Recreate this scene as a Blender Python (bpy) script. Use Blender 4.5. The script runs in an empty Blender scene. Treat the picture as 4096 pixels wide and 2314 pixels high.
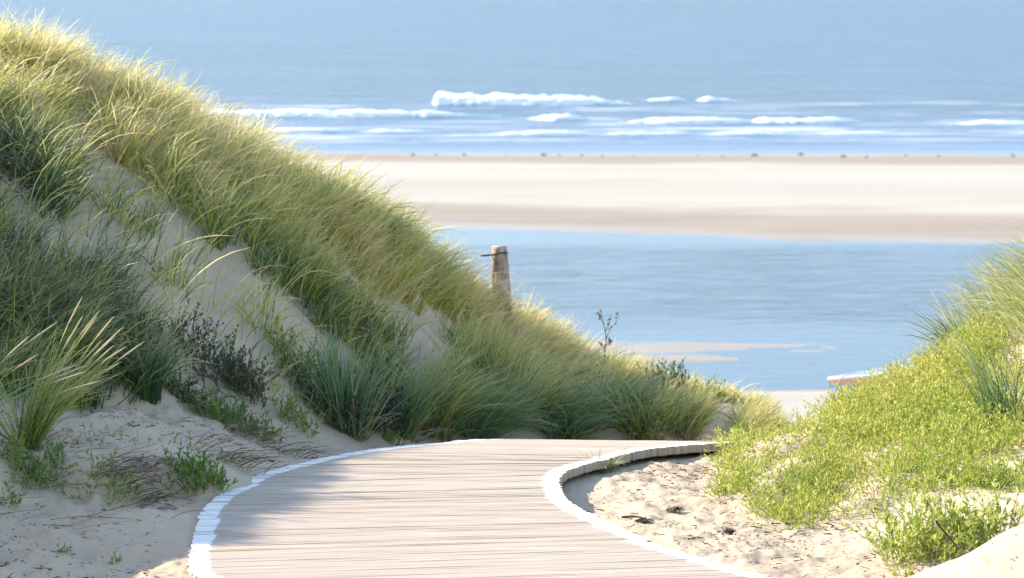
import bpy, math
import numpy as np
from mathutils import Vector

rng = np.random.default_rng(11)
scene = bpy.context.scene
COL = scene.collection
F = 3413.0                       # focal length in pixels of a 1024 wide frame
CAMZ = 2.6                       # lens height above the deck
PITCH = math.atan(349.0 / F)
SEA = -9.4
R = math.radians

# ------------------------------------------------------------------ helpers
def link(o, parent=None):
    COL.objects.link(o)
    if parent is not None:
        o.parent = parent
    return o

def tag(o, label=None, cat=None, group=None, kind=None):
    if label: o['label'] = label
    if cat: o['category'] = cat
    if group: o['group'] = group
    if kind: o['kind'] = kind
    return o

def empty(name, loc, label, cat, group=None):
    o = bpy.data.objects.new(name, None)
    o.empty_display_size = 0.1
    o.location = loc
    link(o)
    return tag(o, label, cat, group)

def mesh_obj(name, verts, faces, mat, parent=None, smooth=False, attrs=None, origin=None):
    """verts (N,3); faces: array (M,k) or a list of such arrays"""
    verts = np.asarray(verts, dtype=np.float32)
    if origin is not None:
        verts = verts - np.asarray(origin, dtype=np.float32)
    if isinstance(faces, np.ndarray):
        faces = [faces]
    me = bpy.data.meshes.new(name)
    loops = np.concatenate([f.reshape(-1) for f in faces]).astype(np.int32)
    sizes = np.concatenate([np.full(len(f), f.shape[1], dtype=np.int32) for f in faces])
    starts = np.concatenate([[0], np.cumsum(sizes)[:-1]]).astype(np.int32)
    me.vertices.add(len(verts)); me.vertices.foreach_set('co', verts.reshape(-1))
    me.loops.add(len(loops)); me.loops.foreach_set('vertex_index', loops)
    me.polygons.add(len(sizes)); me.polygons.foreach_set('loop_start', starts)
    try: me.polygons.foreach_set('loop_total', sizes)
    except Exception: pass
    me.polygons.foreach_set('use_smooth', np.full(len(sizes), bool(smooth)))
    if attrs:
        for k, v in attrs.items():
            a = me.attributes.new(k, 'FLOAT_VECTOR', 'POINT')
            a.data.foreach_set('vector', np.asarray(v, dtype=np.float32).reshape(-1))
    me.update(calc_edges=True); me.validate()
    me.materials.append(mat)
    o = bpy.data.objects.new(name, me)
    if origin is not None and parent is None:
        o.location = origin
    return link(o, parent)

def hash2(ix, iy, seed):
    h = (ix.astype(np.int64) * 374761393 + iy.astype(np.int64) * 668265263 + seed * 974711) & 0xffffffff
    h = ((h ^ (h >> 13)) * 1274126177) & 0xffffffff
    return ((h ^ (h >> 16)) & 0xffff) / 65535.0

def vnoise(x, y, seed=0):
    x = np.asarray(x, float); y = np.asarray(y, float)
    ix = np.floor(x); iy = np.floor(y); fx = x - ix; fy = y - iy
    fx = fx * fx * fx * (fx * (fx * 6 - 15) + 10); fy = fy * fy * fy * (fy * (fy * 6 - 15) + 10)
    a = hash2(ix, iy, seed); b = hash2(ix + 1, iy, seed); c = hash2(ix, iy + 1, seed); d = hash2(ix + 1, iy + 1, seed)
    return (a + (b - a) * fx) * (1 - fy) + (c + (d - c) * fx) * fy

def fbm(x, y, seed=0, octs=4, gain=0.5):
    t = 0; a = 1.0; n = 0
    for i in range(octs):
        t = t + a * (vnoise(x * 2 ** i + 17.3 * i, y * 2 ** i - 9.1 * i, seed + i) - 0.5); n += a; a *= gain
    return t / n * 2

def sstep(a, b, x):
    t = np.clip((np.asarray(x, float) - a) / (b - a), 0, 1)
    return t * t * (3 - 2 * t)

def smax(a, b, k):
    h = np.clip(0.5 + 0.5 * (a - b) / k, 0, 1)
    return b + (a - b) * h + k * h * (1 - h)

def table(us, vals, lo=-2600, hi=3600, step=10, blur=4):
    g = np.arange(lo, hi + step, step)
    v = np.interp(g, us, vals)
    k = np.hanning(2 * blur + 3)[1:-1]; k /= k.sum()
    vp = np.pad(v, blur, mode='edge')
    v = np.convolve(vp, k, mode='valid')
    return lambda u: np.interp(u, g, v)

# camera model ---------------------------------------------------------------
CP, SP = math.cos(PITCH), math.sin(PITCH)
def project(x, y, z):
    dy = y; dz = np.asarray(z) - CAMZ
    depth = dy * CP - dz * SP
    up = dy * SP + dz * CP
    return 512 + F * np.asarray(x) / depth, 289 - F * up / depth

def ray(u, v):
    cx = (u - 512) / F; cy = (289 - v) / F
    return np.array([cx, CP + cy * SP, -SP + cy * CP])

# ------------------------------------------------------------------ terrain
def deck_z(y):
    y = np.asarray(y, float)
    s0, k, smaxv = 16.9, 0.0465, 0.36
    d = np.clip(y - s0, 0, None)
    dm = smaxv / (2 * k)
    return np.where(d < dm, -k * d * d, -k * dm * dm - smaxv * (d - dm))

L_yf = table([-2600, -1200, -530, -200, 0, 139, 270, 340, 437, 557, 700, 780, 830, 1000],
             [6.5, 8.5, 11.1, 15.3, 17.0, 17.5, 18.3, 19.0, 19.95, 20.6, 21.0, 21.3, 21.6, 22])
L_zf = table([-2600, -1200, -530, -200, 0, 139, 270, 340, 437, 557, 700, 780, 830, 1000],
             [.2, .2, .2, .22, .2, .15, .02, -.11, -.28, -.385, -.43, -.62, -1.4, -5])
L_yr = table([-2600, -1200, -530, -200, 0, 139, 270, 358, 437, 489, 557, 636, 736, 780, 830, 1000],
             [13, 15, 17.3, 20.0, 21.5, 21.5, 21.8, 22.4, 23, 23.8, 24.2, 24, 23.5, 23, 22.8, 23])
L_zr = table([-2600, -1200, -530, -200, 0, 139, 270, 358, 437, 489, 557, 636, 736, 780, 830, 1000],
             [2.6, 2.5, 2.38, 2.12, 1.84, 1.46, 1.01, .59, .18, -.17, -.46, -.63, -.69, -.82, -1.4, -5.5])
R_yf = table([600, 690, 740, 835, 920, 1000, 1100, 1400, 2000, 3600],
             [16.6, 16.5, 16.2, 15.4, 15.2, 15.2, 15.0, 14.5, 14, 12])
R_zf = table([560, 660, 700, 740, 835, 920, 1000, 1100, 1400, 2000, 3600],
             [-1.2, -.6, -.18, -.08, -.04, .02, .1, .15, .2, .2, .2], blur=2)
R_yr = table([600, 690, 740, 835, 920, 1000, 1100, 1400, 2000, 3600],
             [17.2, 17.2, 17.2, 18, 18.5, 19, 19.5, 20, 20, 20])
R_zr = table([560, 660, 700, 740, 835, 920, 1000, 1100, 1400, 2000, 3600],
             [-1.2, -.6, -.20, -.03, .03, .20, .44, .80, 1.3, 1.6, 1.8], blur=2)
Y_near = table([-2600, 440, 560, 600, 660, 740, 790, 850, 950, 1024, 3600],
               [142, 142, 141.5, 140.5, 139.6, 138.4, 136.6, 136.9, 136.2, 135.6, 128], blur=2)
Y_far = table([-2600, 270, 1024, 3600], [196, 194, 191.5, 187])

def mound(u, y, yf, zf, yr, zr, front, back, bround):
    p = (y - yf) / (yr - yf)
    pc = np.clip(p, 0, 1)
    z = zf + (zr - zf) * (0.65 * pc + 0.35 * np.sin(pc * math.pi / 2))
    z = z + np.where(p < 0, front * (y - yf), 0)
    d = np.clip(y - yr, 0, None)
    z = z - np.where(d < bround, back * d * d / (2 * bround), back * (d - bround / 2))
    return z

def beach_z(u, x, y):
    yn, yfar = Y_near(u), Y_far(u)
    wob = fbm(x * .05, y * .09, 90, 3) * 1.2
    a = y - yn + wob; b = yfar - y + wob * .4
    bar = np.minimum(np.minimum(a * .0155, b * .016), .42)
    bar = np.where(bar < 0, np.maximum(bar * 3, -.8), bar)
    near = (90.6 - y) * .11 + (x - 6) * .01
    near = np.maximum(near, -.7)
    near = np.minimum(near, .45)
    # wet spit reaching into the lagoon from the left
    ylow = 96.2 + (x - 5) * .88 + fbm(x * .3, x * 0, 93, 2) * .5
    spit = .004 + fbm(x * .25, y * .8, 94, 3) * .045 - np.clip(ylow - y, 0, None) * .06 - np.clip(y - 101.2, 0, None) * .05 - np.clip(x - 9.5, 0, None) * .02
    spit = np.maximum(spit, -.7)
    return SEA + np.maximum(np.maximum(bar, near), spit)

def terrain(x, y, detail=True):
    x = np.asarray(x, float); y = np.asarray(y, float)
    yy = np.maximum(y, 0.5)
    u = 512 + F * x / (1.008 * yy)
    # middle ground carrying the deck
    base = deck_z(y) - .085 + .014 * sstep(540, 570, u)
    far = np.clip((y - 21.0), 0, None)
    base = base - np.minimum(far * .02, .8)
    bz = beach_z(u, x, y)
    base = np.where(y > 40, smax(base, bz, .4), base)
    zl = mound(u, y, L_yf(u), L_zf(u), L_yr(u), L_zr(u), .11 + .40 * sstep(380, 470, u), .42, 3.0)
    zr = mound(u, y, R_yf(u), R_zf(u), R_yr(u), R_zr(u), .09, .45, 2.0)
    # sand drifted up against the outer side of the deck
    lf = sstep(330, 120, u) * sstep(19, 17.5, y)
    base = base + .075 * sstep(300, 180, u) * (y < 21)
    # low scarp with roots in it, left of the deck
    sc_line = 15.62 + .42 * sstep(60, 260, u) + .10 * np.sin(u * .045) + .12 * fbm(u * .02, y * 0, 5, 2)
    sc = sstep(-.05, .22, y - sc_line)
    base = base + lf * sc * .19
    # churned sand inside the bend, and the close hummock at the right
    rt = sstep(560, 620, u) * sstep(900, 720, u) * sstep(13, 14, y)
    hum = .47 * np.exp(-(((x - 2.3) / .85) ** 2 + ((y - 12.75) / .55) ** 2))
    z = smax(base, zl, .12)
    z = smax(z, zr, .07)
    z = z + hum
    for (x0, y0, x1, y1, hh, ww) in ((1.27, 17.15, 1.62, 17.65, .035, .12), (1.18, 16.0, 1.44, 16.85, .06, .13), (1.55, 15.35, 1.85, 15.9, .05, .14)):
        t = np.clip(((x - x0) * (x1 - x0) + (y - y0) * (y1 - y0)) / ((x1 - x0) ** 2 + (y1 - y0) ** 2), 0, 1)
        z = z + hh * np.exp(-(((x - x0 - t * (x1 - x0)) ** 2 + (y - y0 - t * (y1 - y0)) ** 2) / ww ** 2))
    flush = sstep(17.0, 14.2, y) * sstep(590, 660, u)
    z = z + np.where(y < 18, .055 * flush, 0)
    if detail:
        near = sstep(40, 26, y)
        big = fbm(x * 1.1, y * 1.1, 21, 3) * .10 * sstep(17.5, 20, y) * (u < 820)
        med = fbm(x * 3.1, y * 2.3, 31, 3) * .030
        sm = fbm(x * 11, y * 8, 41, 3) * (.011 + .008 * rt + .014 * lf)
        med = med + lf * fbm(x * 5.5, y * 4.0, 35, 3) * .035
        pits = -np.clip(vnoise(x * 6.5, y * 4.5, 55) - .72, 0, 1) * .035 * (rt + .5 * lf)
        ondeck = near_deck(x, y)
        z = z + near * (big + (med + sm + pits) * ondeck)
        z = z + (1 - near) * fbm(x * .12, y * .2, 77, 3) * .02
    return z

# deck edges: traced pairs (outer, inner) put on the deck surface -------------
def on_deck(u, v):
    r = ray(u, v)
    ys = np.linspace(9, 24, 6001)
    zs = CAMZ + r[2] / r[1] * ys
    f = zs - deck_z(ys)
    i = int(np.argmax(f < 0)) if (f < 0).any() else int(np.argmin(f))
    y = ys[i]
    return np.array([r[0] / r[1] * y, y])

PAIRS = [((196, 577), (716, 561)), ((187, 565), (680, 550)), ((189, 550), (638, 537)), ((192.5, 533), (606, 523)),
         ((199, 518), (586, 512)), ((207, 507), (569, 500.5)), ((218, 497), (561.5, 489)), ((231, 489), (561, 478)),
         ((254, 475), (572, 469.5)), ((298, 463), (594, 462.5)), ((358, 451), (618, 455.5)), ((400, 445.8), (640, 450.3)),
         ((432, 443), (660, 447.6))]
OUT = [on_deck(*p[0]) for p in PAIRS]; INN = [on_deck(*p[1]) for p in PAIRS]
# towards the camera the walk runs straight on
d_in = (INN[0] - INN[2]); d_in /= np.linalg.norm(d_in)
d_out = d_in * .9 + np.array([.12, -.1]); d_out /= np.linalg.norm(d_out)
for k in range(1, 5):
    INN.insert(0, INN[0] + d_in * .9); OUT.insert(0, OUT[0] + d_out * .9)
# beyond the crest it swings right and goes down to the beach
C = np.array([2.75, 16.35])
def pol(p): d = p - C; return math.hypot(*d), math.atan2(d[1], d[0])
ri, ai = pol(INN[-1]); ro, ao = pol(OUT[-1])
N_TURN = 12
for k in range(1, N_TURN + 1):
    t = k / N_TURN
    a_i = ai + (R(68) - ai) * t; a_o = ao + (R(68) - ao) * t
    r_i = ri + (2.02 - ri) * min(1, t * 2.0); r_o = ro + (3.9 - ro) * min(1, t * 1.5)
    INN.append(C + r_i * np.array([math.cos(a_i), math.sin(a_i)])); OUT.append(C + r_o * np.array([math.cos(a_o), math.sin(a_o)]))
OUT = np.array(OUT); INN = np.array(INN)

def catmull(P, n):
    t = np.linspace(0, len(P) - 1, n)
    i = np.clip(t.astype(int), 0, len(P) - 2); f = (t - i)[:, None]
    p0 = P[np.clip(i - 1, 0, None)]; p1 = P[i]; p2 = P[i + 1]; p3 = P[np.clip(i + 2, None, len(P) - 1)]
    return .5 * ((2 * p1) + (p2 - p0) * f + (2 * p0 - 5 * p1 + 4 * p2 - p3) * f ** 2 + (-p0 + 3 * p1 - 3 * p2 + p3) * f ** 3)
OUTS, INNS = catmull(OUT, 900), catmull(INN, 900)

_grid = None
def near_deck(x, y):
    """0 on the deck, 1 clear of it"""
    global _grid
    if _grid is None:
        gx = np.arange(-4, 6, .05); gy = np.arange(8, 23, .05)
        X, Y = np.meshgrid(gx, gy)
        m = np.zeros(X.shape)
        for k in range(0, 900, 2):
            a, b = OUTS[k], INNS[k]
            n = 70
            px = np.linspace(a[0], b[0], n); py = np.linspace(a[1], b[1], n)
            m[np.clip(((py - 8) / .05).astype(int), 0, len(gy) - 1), np.clip(((px + 4) / .05).astype(int), 0, len(gx) - 1)] = 1
        for _ in range(2):
            m = (m + np.roll(m, 1, 0) + np.roll(m, -1, 0) + np.roll(m, 1, 1) + np.roll(m, -1, 1)) / 5
        _grid = 1 - m
    i = np.clip(((y - 8) / .05).astype(int), 0, _grid.shape[0] - 1)
    j = np.clip(((x + 4) / .05).astype(int), 0, _grid.shape[1] - 1)
    inside = (y > 8) & (y < 23) & (x > -4) & (x < 6)
    return np.where(inside, _grid[i, j], 1.0)

def hit(u, v, y0=11.0, y1=60.0):
    """the point of the ground that pixel (u, v) looks at"""
    r = ray(u, v)
    ys = np.concatenate([np.arange(y0, 30, .01), np.arange(30, y1, .05)])
    xs = r[0] / r[1] * ys; zs = CAMZ + r[2] / r[1] * ys
    g = terrain(xs, ys)
    f = zs - g
    neg = np.where(f < 0)[0]
    i = neg[0] if len(neg) else int(np.argmin(np.where(ys < 32, f, 1e9)))
    return np.array([xs[i], ys[i], g[i]])

# ------------------------------------------------------------------ materials
def new_mat(name):
    m = bpy.data.materials.new(name); m.use_nodes = True
    nt = m.node_tree; nt.nodes.clear()
    return m, nt

class NB:
    def __init__(s, nt): s.nt = nt
    def n(s, t, **kw):
        nd = s.nt.nodes.new(t)
        for k, v in kw.items():
            if k.startswith('i_'):
                nd.inputs[k[2:].replace('_', ' ')].default_value = v
            else: setattr(nd, k, v)
        return nd
    def l(s, a, b): s.nt.links.new(a, b)
    def math(s, op, a, b=None, clamp=False):
        nd = s.n('ShaderNodeMath', operation=op, use_clamp=clamp)
        for i, q in enumerate((a, b)):
            if q is None: continue
            if isinstance(q, (int, float)): nd.inputs[i].default_value = q
            else: s.l(q, nd.inputs[i])
        return nd.outputs[0]
    def mix(s, f, a, b):
        nd = s.n('ShaderNodeMix', data_type='RGBA')
        for i, q in ((0, f), (6, a), (7, b)):
            if isinstance(q, (int, float)): nd.inputs[i].default_value = q
            elif isinstance(q, tuple): nd.inputs[i].default_value = (*q, 1)
            else: s.l(q, nd.inputs[i])
        return nd.outputs[2]
    def ramp(s, f, stops, interp='LINEAR'):
        nd = s.n('ShaderNodeValToRGB'); cr = nd.color_ramp; cr.interpolation = interp
        while len(cr.elements) < len(stops): cr.elements.new(.5)
        for e, (p, c) in zip(cr.elements, stops):
            e.position = p; e.color = (*c, 1) if isinstance(c, tuple) else (c, c, c, 1)
        s.l(f, nd.inputs[0]); return nd.outputs[0]
    def mrange(s, v, a, b, c=0., d=1., smooth=True):
        nd = s.n('ShaderNodeMapRange', interpolation_type='SMOOTHSTEP' if smooth else 'LINEAR')
        for i, q in enumerate((v, a, b, c, d)):
            if isinstance(q, (int, float)): nd.inputs[i].default_value = q
            else: s.l(q, nd.inputs[i])
        return nd.outputs[0]
    def noise(s, vec, scale, detail=4, rough=.55, dist=0.):
        nd = s.n('ShaderNodeTexNoise'); nd.inputs['Scale'].default_value = scale
        nd.inputs['Detail'].default_value = detail; nd.inputs['Roughness'].default_value = rough
        nd.inputs['Distortion'].default_value = dist
        if vec is not None: s.l(vec, nd.inputs['Vector'])
        return nd.outputs['Fac']
    def scale(s, vec, sc):
        nd = s.n('ShaderNodeVectorMath', operation='MULTIPLY'); s.l(vec, nd.inputs[0]); nd.inputs[1].default_value = sc
        return nd.outputs[0]
    def bump(s, h, strength, dist):
        nd = s.n('ShaderNodeBump'); nd.inputs['Distance'].default_value = dist
        if isinstance(strength, (int, float)): nd.inputs['Strength'].default_value = strength
        else: s.l(strength, nd.inputs['Strength'])
        s.l(h, nd.inputs['Height']); return nd.outputs[0]
    def principled(s, color, rough=.8, normal=None, spec=.3, metallic=0.):
        p = s.n('ShaderNodeBsdfPrincipled')
        for k, q in (('Base Color', color), ('Roughness', rough), ('Specular IOR Level', spec)):
            if isinstance(q, (int, float)): p.inputs[k].default_value = q
            elif isinstance(q, tuple): p.inputs[k].default_value = (*q, 1)
            else: s.l(q, p.inputs[k])
        p.inputs['Metallic'].default_value = metallic
        if normal is not None: s.l(normal, p.inputs['Normal'])
        return p.outputs[0]
    def out(s, sh):
        o = s.n('ShaderNodeOutputMaterial'); s.l(sh, o.inputs[0])

def sand_material():
    m, nt = new_mat('sand'); b = NB(nt)
    pos = b.n('ShaderNodeNewGeometry').outputs['Position']
    sep = b.n('ShaderNodeSeparateXYZ'); b.l(pos, sep.inputs[0])
    n1 = b.noise(pos, 1.3, 5); n2 = b.noise(pos, 9, 6, .65); n3 = b.noise(pos, 160, 3, .7)
    c = b.mix(b.mrange(n1, .3, .7), (.45, .333, .22), (.50, .383, .26))
    c = b.mix(b.math('MULTIPLY', b.mrange(n2, .5, .75), .35), c, (.36, .28, .21))
    c = b.mix(b.math('MULTIPLY', b.mrange(n3, .52, .8), .35), c, (.30, .235, .18))
    # beach: paler dry sand, darker where the tide wets it
    hb = b.math('ADD', sep.outputs[2], -SEA)
    wn = b.noise(b.scale(pos, (.06, .16, 0)), 1.0, 3)
    hw = b.math('ADD', hb, b.math('MULTIPLY', b.math('ADD', wn, -.5), .22))
    dry = b.mix(b.mrange(b.noise(b.scale(pos, (.03, .12, 0)), 1.0, 4), .35, .65), (.33, .29, .235), (.375, .33, .27))
    wet = b.mix(b.mrange(b.noise(b.scale(pos, (.05, .3, 0)), 1.0, 4), .3, .7), (.240, .192, .142), (.28, .220, .162))
    wetf = b.mrange(hw, .13, .24, 1., 0.)
    bc = b.mix(wetf, dry, wet)
    far = b.mrange(sep.outputs[1], 40., 60.)
    col = b.mix(far, c, bc)
    bh = b.math('ADD', b.math('MULTIPLY', b.noise(pos, 38, 5, .65), .8), b.math('MULTIPLY', n3, .25))
    nrm = b.bump(bh, .55, .02)
    rough = b.math('SUBTRACT', .95, b.math('MULTIPLY', b.math('MULTIPLY', far, b.mrange(hw, .01, .07, 1., .32)), b.math('MULTIPLY', wetf, .50)))
    spec = b.math('ADD', .2, b.math('MULTIPLY', b.math('MULTIPLY', far, b.mrange(hb, .015, .06, 1., 0.)), .5))
    b.out(b.principled(col, rough, nrm, spec))
    return m

def water_material(name, dark_tone, light_tone, lagoon):
    m, nt = new_mat(name); b = NB(nt)
    pos = b.n('ShaderNodeNewGeometry').outputs['Position']
    sep = b.n('ShaderNodeSeparateXYZ'); b.l(pos, sep.inputs[0])
    if lagoon:
        w1 = b.noise(b.scale(pos, (.42, 1.5, 0)), 1.0, 5, .6, .4)
        w2 = b.noise(b.scale(pos, (.16, .5, 0)), 1.0, 3, .5)
        y = sep.outputs[1]
        wind = b.math('MULTIPLY', b.mrange(y, 103., 112.), b.mrange(y, 136., 131., 0., 1.))
        gust = b.mrange(w2, .35, .65, .35, 1.)
        st = b.math('ADD', b.math('MULTIPLY', b.math('MULTIPLY', wind, gust), .45), .05)
        nrm = b.bump(w1, st, .50)
        col = b.mix(b.math('MULTIPLY', wind, b.mrange(w1, .46, .60)), light_tone, dark_tone)  # sky reflection on calm water put into the colour, ripples painted darker
        b.out(b.principled(col, .24, nrm, .035))
    else:
        w1 = b.noise(b.scale(pos, (.10, .45, 0)), 1.0, 6, .6, .3)
        w2 = b.noise(b.scale(pos, (.012, .05, 0)), 1.0, 3, .5)
        y = sep.outputs[1]
        calm = b.mrange(y, 192., 205., .05, 1.)
        nrm = b.bump(w1, calm, 1.4)
        surf = b.math('MULTIPLY', b.mrange(y, 198., 208.), b.mrange(y, 275., 235., 0., 1.))
        fn = b.noise(b.scale(pos, (.10, .55, 0)), 1.0, 7, .65, .6)
        patch = b.mrange(b.noise(b.scale(pos, (.03, .10, 0)), 1.0, 2), .40, .60)
        foam = b.math('MULTIPLY', b.math('MULTIPLY', b.mrange(fn, .47, .62), patch), surf)
        col = b.mix(b.mrange(w2, .3, .7), dark_tone, light_tone)
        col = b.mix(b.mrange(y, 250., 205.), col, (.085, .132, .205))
        col = b.mix(b.math('MULTIPLY', foam, .75), col, (.68, .70, .72))
        rough = b.math('ADD', .30, b.math('MULTIPLY', foam, .5))
        b.out(b.principled(col, rough, nrm, .06))
    return m

def leaf_material(name, stops, transl=.45, rough=.5, tipcol=None, tip_from=.6, tip_amt=.8, spec=.35):
    """attribute d = (tint, along, random)"""
    m, nt = new_mat(name); b = NB(nt)
    at = b.n('ShaderNodeAttribute', attribute_name='d')
    sep = b.n('ShaderNodeSeparateXYZ'); b.l(at.outputs['Vector'], sep.inputs[0])
    c = b.ramp(sep.outputs[0], stops)
    if tipcol:
        f = b.math('MULTIPLY', b.mrange(sep.outputs[1], tip_from, 1.0), b.math('MULTIPLY', sep.outputs[2], tip_amt))
        c = b.mix(f, c, tipcol)
    p = b.principled(c, rough, None, spec)
    tr = b.n('ShaderNodeBsdfTranslucent'); b.l(c, tr.inputs[0])
    mx = b.n('ShaderNodeMixShader'); mx.inputs[0].default_value = transl
    b.l(p, mx.inputs[1]); b.l(tr.outputs[0], mx.inputs[2])
    b.out(mx.outputs[0])
    return m

def plain_material(name, c1, c2, scale=8., rough=.8, spec=.3, bumps=.3, stretch=(1, 1, 1), bdist=.01):
    m, nt = new_mat(name); b = NB(nt)
    tc = b.n('ShaderNodeTexCoord').outputs['Object']
    v = b.scale(tc, stretch)
    n = b.noise(v, scale, 6, .65)
    col = b.mix(b.mrange(n, .35, .65), c1, c2)
    b.out(b.principled(col, rough, b.bump(n, bumps, bdist), spec))
    return m

def deck_material():
    """attribute d = (distance from outer end, distance from inner end, random)"""
    m, nt = new_mat('weathered_slats'); b = NB(nt)
    at = b.n('ShaderNodeAttribute', attribute_name='d')
    sep = b.n('ShaderNodeSeparateXYZ'); b.l(at.outputs['Vector'], sep.inputs[0])
    pos = b.n('ShaderNodeNewGeometry').outputs['Position']
    cb = b.n('ShaderNodeCombineXYZ'); b.l(b.math('MULTIPLY', sep.outputs[0], 1.6), cb.inputs[0])
    b.l(b.math('MULTIPLY', sep.outputs[2], 91.), cb.inputs[1])
    g1 = b.noise(cb.outputs[0], 1.0, 5, .6)
    g2 = b.noise(b.scale(pos, (3, 140, 30)), 1.0, 4, .6)
    wood = b.ramp(sep.outputs[2], [(0., (.335, .245, .175)), (.25, (.425, .33, .245)), (.45, (.365, .30, .24)), (.62, (.445, .35, .255)), (.8, (.39, .295, .215)), (1., (.32, .265, .215))])
    wood = b.mix(b.math('MULTIPLY', b.mrange(g1, .42, .72), .45), wood, (.37, .31, .24))
    wood = b.mix(b.math('MULTIPLY', b.mrange(g2, .5, .75), .45), wood, (.34, .235, .165))
    sand = b.mrange(b.noise(b.scale(pos, (1.2, 5., 1)), 1.4, 5, .7), .55, .72)
    wood = b.mix(b.math('MULTIPLY', sand, .5), wood, (.57, .48, .40))
    # the last hand's breadth of every slat is painted white
    md = b.math('MINIMUM', sep.outputs[0], sep.outputs[1])
    w = b.math('ADD', md, b.math('MULTIPLY', b.math('ADD', sep.outputs[2], -.5), .022))
    f = b.mrange(w, .084, .098, 1., 0.)
    wear = b.mrange(b.noise(b.scale(pos, (14, 60, 14)), 1.0, 5, .7), .52, .70)
    f = b.math('MULTIPLY', f, b.math('SUBTRACT', 1., b.math('MULTIPLY', wear, .65)))
    top = b.n('ShaderNodeSeparateXYZ'); b.l(b.n('ShaderNodeNewGeometry').outputs['Normal'], top.inputs[0])
    f = b.math('MULTIPLY', f, b.mrange(top.outputs[2], .3, .6))
    col = b.mix(f, wood, (.73, .705, .63))
    b.out(b.principled(col, .75, b.bump(g2, .35, .004), .25))
    return m

M = {}
M['sand'] = sand_material()
M['sea'] = water_material('sea_water', (.046, .090, .134), (.058, .102, .155), False)
M['lagoon'] = water_material('lagoon_water', (.010, .052, .098), (.040, .072, .120), True)
M['deck'] = deck_material()
M['grass'] = leaf_material('marram_blades', [(0, (.050, .105, .060)), (.22, (.11, .19, .055)), (.45, (.26, .33, .055)), (.68, (.48, .44, .10)), (.85, (.66, .54, .20)), (1, (.74, .60, .34))],
                           .52, .45, (.74, .60, .32), .45, .9)
M['grass_dark'] = leaf_material('bluish_marram_blades', [(0, (.065, .13, .075)), (.35, (.14, .25, .11)), (.65, (.27, .35, .10)), (1, (.56, .46, .22))],
                           .42, .5, (.45, .38, .22), .6, .7)
M['grass_pale'] = leaf_material('pale_marram_blades', [(0, (.14, .20, .055)), (.35, (.24, .29, .085)), (.7, (.38, .38, .16)), (1, (.56, .50, .32))],
                           .45, .5, (.62, .55, .36), .4, .9)
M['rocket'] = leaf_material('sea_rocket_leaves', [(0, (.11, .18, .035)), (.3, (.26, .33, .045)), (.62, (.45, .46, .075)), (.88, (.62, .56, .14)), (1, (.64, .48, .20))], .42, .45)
M['rocket_shade'] = leaf_material('shaded_rocket_leaves', [(0, (.07, .14, .035)), (.5, (.13, .22, .045)), (.85, (.25, .28, .06)), (1, (.36, .27, .09))], .40, .5)  # darker copy of the sea rocket leaves, shade put into the colour
M['stem'] = leaf_material('herb_stems', [(0, (.16, .24, .04)), (.6, (.30, .35, .08)), (1, (.42, .36, .14))], .25, .5)
M['withered'] = leaf_material('withered_leaves', [(0, (.05, .042, .03)), (.35, (.105, .085, .055)), (.6, (.085, .125, .06)), (.85, (.13, .18, .07)), (1, (.26, .18, .10))], .15, .7)
M['dry'] = leaf_material('dry_stalks', [(0, (.10, .065, .04)), (.5, (.20, .14, .085)), (1, (.42, .33, .20))], .1, .8)
M['litter'] = leaf_material('plant_litter', [(0, (.035, .028, .022)), (.5, (.10, .07, .045)), (.85, (.22, .15, .09)), (1, (.38, .28, .12))], .05, .9)
M['petal'] = leaf_material('lilac_petals', [(0, (.62, .56, .72)), (1, (.80, .76, .84))], .4, .6)
M['post'] = plain_material('weathered_post', (.50, .39, .31), (.13, .095, .07), 11., .85, .2, .9, (1, 1, .45), .03)
M['wire'] = plain_material('dark_wire', (.03, .05, .04), (.06, .07, .06), 30., .6)
M['foam'] = plain_material('sea_foam', (.86, .87, .87), (.78, .80, .81), 1.2, .9, .1, .8, (1, 1, 1), .15)
M['swell'] = plain_material('wave_water', (.12, .22, .30), (.20, .26, .28), .5, .2, .5, .3, (.5, 2, 1), .2)
M['weed'] = plain_material('seaweed', (.16, .135, .10), (.24, .20, .15), 5., .9, .2, .6)
M['hull'] = plain_material('white_hull', (.78, .79, .80), (.72, .74, .76), 4., .35, .5, .05)
M['orange'] = plain_material('orange_paint', (.85, .34, .16), (.80, .38, .20), 5., .4, .5, .05)
M['blue'] = plain_material('pale_blue_paint', (.42, .55, .68), (.36, .50, .64), 5., .4, .5, .05)
M['under'] = plain_material('old_timber', (.20, .16, .12), (.12, .10, .08), 6., .9)

# ------------------------------------------------------------------ ground sheet
def quads(nr, nc):
    i = np.arange(nr - 1)[:, None] * nc + np.arange(nc - 1)[None, :]
    return np.stack([i, i + 1, i + nc + 1, i + nc], -1).reshape(-1, 4)

us = np.concatenate([np.linspace(-9000, -2600, 12)[:-1], np.linspace(-2600, -400, 60)[:-1], np.linspace(-400, -60, 60)[:-1], np.arange(-60, 1086, 2.6),
                     np.linspace(1090, 1500, 50), np.linspace(1500, 3600, 40)[1:], np.linspace(3600, 10000, 12)[1:]])
ys = np.concatenate([np.arange(3, 12, .5), np.arange(12, 22, .0145), np.arange(22, 30, .05), np.arange(30, 60, .5), np.arange(60, 86, 2),
                     np.arange(86, 104, .2), np.arange(104, 132, 2), np.arange(132, 146, .25), np.arange(146, 184, 1.), np.arange(184, 200, .4),
                     np.array([205, 220, 300, 600, 2000, 9000])])
U, Y = np.meshgrid(us, ys)
X = (U - 512) / F * 1.008 * Y
Z = terrain(X, Y)
Z = np.where(Y > 205, SEA - 3, Z)
g = mesh_obj('beach', np.stack([X, Y, Z], -1).reshape(-1, 3), quads(len(ys), len(us)), M['sand'], smooth=True)
tag(g, kind='structure')

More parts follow.
